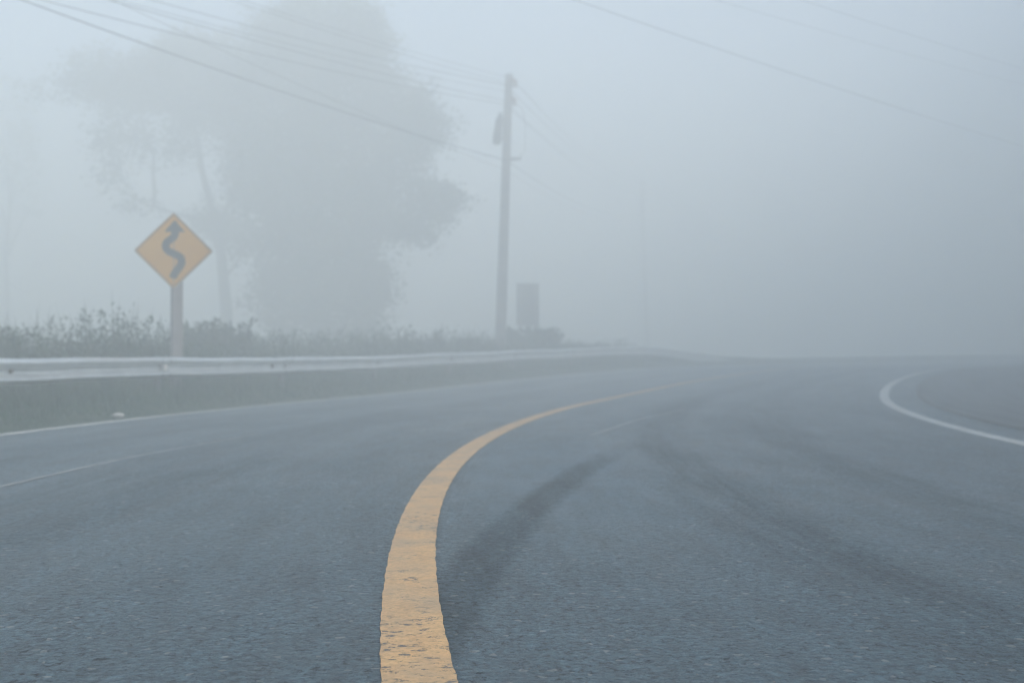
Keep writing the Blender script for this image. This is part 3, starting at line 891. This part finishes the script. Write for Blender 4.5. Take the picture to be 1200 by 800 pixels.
# ------------------------------------------------------------------ board beside the pole
def board():
    D = 47.0; a = P(605, 333, D); b_ = P(632, 372, D); base = Vector(((a.x + b_.x) / 2, D, -.1))
    t = empty('sign_board', base, 'dark upright rectangular board on two posts right of the utility pole', 'sign board', rz=R(12))
    w = b_.x - a.x; z0 = b_.z - base.z - .35; z1 = a.z - base.z
    m_ = MB(); m_.box((0, 0, (z0 + z1) / 2), (w, .04, z1 - z0), None, .01); m_.build('panel', M['board'], t)
    m_ = MB()
    for z in (z0 + .15, (z0 + z1) / 2, z1 - .15): m_.box((0, -.035, z), (w * .98, .03, .05))
    m_.build('rail', M['steel_dark'], t)
    for q in (-1, 1):
        m_ = MB(); m_.box((q * w * .33, -.09, z1 / 2 - .1), (.09, .08, z1 + .1), None, .01); m_.build('post', M['concrete'], t)
    m_ = MB(); m_.box((0, .0, z1 + .02), (w * 1.04, .07, .04)); m_.build('top_trim', M['board'], t)


board()


# ------------------------------------------------------------------ small things on the ground
def pebble(loc, r, seed, mat, name, label, cat):
    rr = random.Random(seed); vs = []; fs = []; nu, nv = 10, 6
    for i in range(nv + 1):
        ph = PI * i / nv
        for j in range(nu):
            th = 2 * PI * j / nu; k = r * (1 + .22 * math.sin(th * 2 + seed) + rr.uniform(-.12, .12))
            vs.append((math.sin(ph) * math.cos(th) * k * 1.5, math.sin(ph) * math.sin(th) * k, math.cos(ph) * k * .62))
    for i in range(nv):
        for j in range(nu): fs.append((i * nu + j, i * nu + (j + 1) % nu, (i + 1) * nu + (j + 1) % nu, (i + 1) * nu + j))
    o = link(name, vs, fs, mat, None, True); o.location = loc
    return tag(o, label, cat)


s140 = s_at_px(140, -4.98); q = rf(s140, -4.98, .05)
pebble(q, .05, 3, M['stone'], 'stone', 'pale stone lying where the grass verge meets the asphalt', 'stone')

n = 420; s_ = 1.2 + 13 * rng.uniform(0, 1, n) ** 1.3; o_ = rng.uniform(-4.5, 5.4, n)
o_ = np.where(abs(o_) < .14, o_ + .4, o_)
ctr = rf_many(s_ - 1.5, o_, 0.003); r_ = rng.uniform(.0015, .0042, n)
oct_ = np.array([(1, 0, 0), (0, 1, 0), (-1, 0, 0), (0, -1, 0), (0, 0, .8), (0, 0, -.5)])
V = (ctr[:, None, :] + oct_[None] * r_[:, None, None] * rng.uniform(.7, 1.3, (n, 6, 1))).reshape(-1, 3)
tri = np.array([(0, 1, 4), (1, 2, 4), (2, 3, 4), (3, 0, 4), (1, 0, 5), (2, 1, 5), (3, 2, 5), (0, 3, 5)])
Fq = (np.arange(n)[:, None, None] * 6 + tri[None]).reshape(-1, 3)
tag(np_mesh('grit', V, Fq, M['grit']), 'loose grit scattered over the near asphalt', 'grit', kind='stuff')


# ------------------------------------------------------------------ fog, light, camera
HAZE_TOP = 18.0
m_ = MB(); m_.box((0, 0, 0), (560, 560, HAZE_TOP + 3.0)); hz = m_.build('haze', None) if False else None
me = bpy.data.meshes.new('haze'); me.from_pydata([tuple(v) for v in m_.v], [], m_.f); me.update()
hz = bpy.data.objects.new('haze', me); C.objects.link(hz); hz.location = (0, 0, (HAZE_TOP - 3.0) / 2)
hm = bpy.data.materials.new('fog'); hm.use_nodes = True; nt = hm.node_tree
for nd in list(nt.nodes):
    if nd.type != 'OUTPUT_MATERIAL': nt.nodes.remove(nd)
pv = nt.nodes.new('ShaderNodeVolumePrincipled')
pv.inputs['Color'].default_value = (.961, .989, .977, 1)
pv.inputs['Density'].default_value = .043
pv.inputs['Anisotropy'].default_value = .15
nt.links.new(pv.outputs[0], [nd for nd in nt.nodes if nd.type == 'OUTPUT_MATERIAL'][0].inputs['Volume'])
me.materials.append(hm)
tag(hz, 'thick even fog over the road and trees', 'fog', kind='stuff')

SUN_EL, SUN_AZ = R(40), R(118)      # azimuth from straight ahead, minus = left
world = bpy.data.worlds.new('World'); bpy.context.scene.world = world; world.use_nodes = True
nt = world.node_tree; bg = nt.nodes['Background']
sky = nt.nodes.new('ShaderNodeTexSky'); sky.sky_type = 'NISHITA'; sky.sun_disc = False
sky.sun_elevation = SUN_EL; sky.sun_rotation = SUN_AZ
sky.air_density = 1.0; sky.dust_density = 2.1; sky.ozone_density = 0.0
nt.links.new(sky.outputs[0], bg.inputs[0]); bg.inputs[1].default_value = .15
sl = bpy.data.lights.new('Sun', 'SUN'); sl.energy = 1.5; sl.angle = R(20); sl.color = (1, .97, .88)
so = bpy.data.objects.new('Sun', sl); C.objects.link(so)
d = Vector((math.sin(SUN_AZ) * math.cos(SUN_EL), math.cos(SUN_AZ) * math.cos(SUN_EL), math.sin(SUN_EL)))
so.rotation_euler = d.to_track_quat('Z', 'Y').to_euler(); so.location = (0, 0, 40)

cd = bpy.data.cameras.new('Camera'); cam = bpy.data.objects.new('Camera', cd); C.objects.link(cam)
cam.location = (0, 0, CAM_H); cam.rotation_euler = (R(90) + PITCH, 0, 0)
cd.lens = 40; cd.sensor_width = 36; cd.clip_start = .05; cd.clip_end = 2000
cd.dof.use_dof = True; cd.dof.focus_distance = 3.3; cd.dof.aperture_fstop = 3.0
sc = bpy.context.scene; sc.camera = cam
sc.view_settings.view_transform = 'Standard'; sc.view_settings.look = 'None'; sc.view_settings.gamma = 1
sc.view_settings.exposure = 1.07; sc.view_settings.use_curve_mapping = False
cy = sc.cycles
cy.max_bounces = 20; cy.volume_bounces = 18; cy.diffuse_bounces = 3; cy.glossy_bounces = 3; cy.transparent_max_bounces = 8
cy.sample_clamp_indirect = 3.0
cy.use_adaptive_sampling = False
cy.pixel_filter_type = 'BLACKMAN_HARRIS'; cy.filter_width = 1.05
cy.use_denoising = True
try:
    cy.denoiser = 'OPENIMAGEDENOISE'; cy.denoising_input_passes = 'RGB_ALBEDO_NORMAL'; cy.denoising_prefilter = 'ACCURATE'
except Exception:
    pass
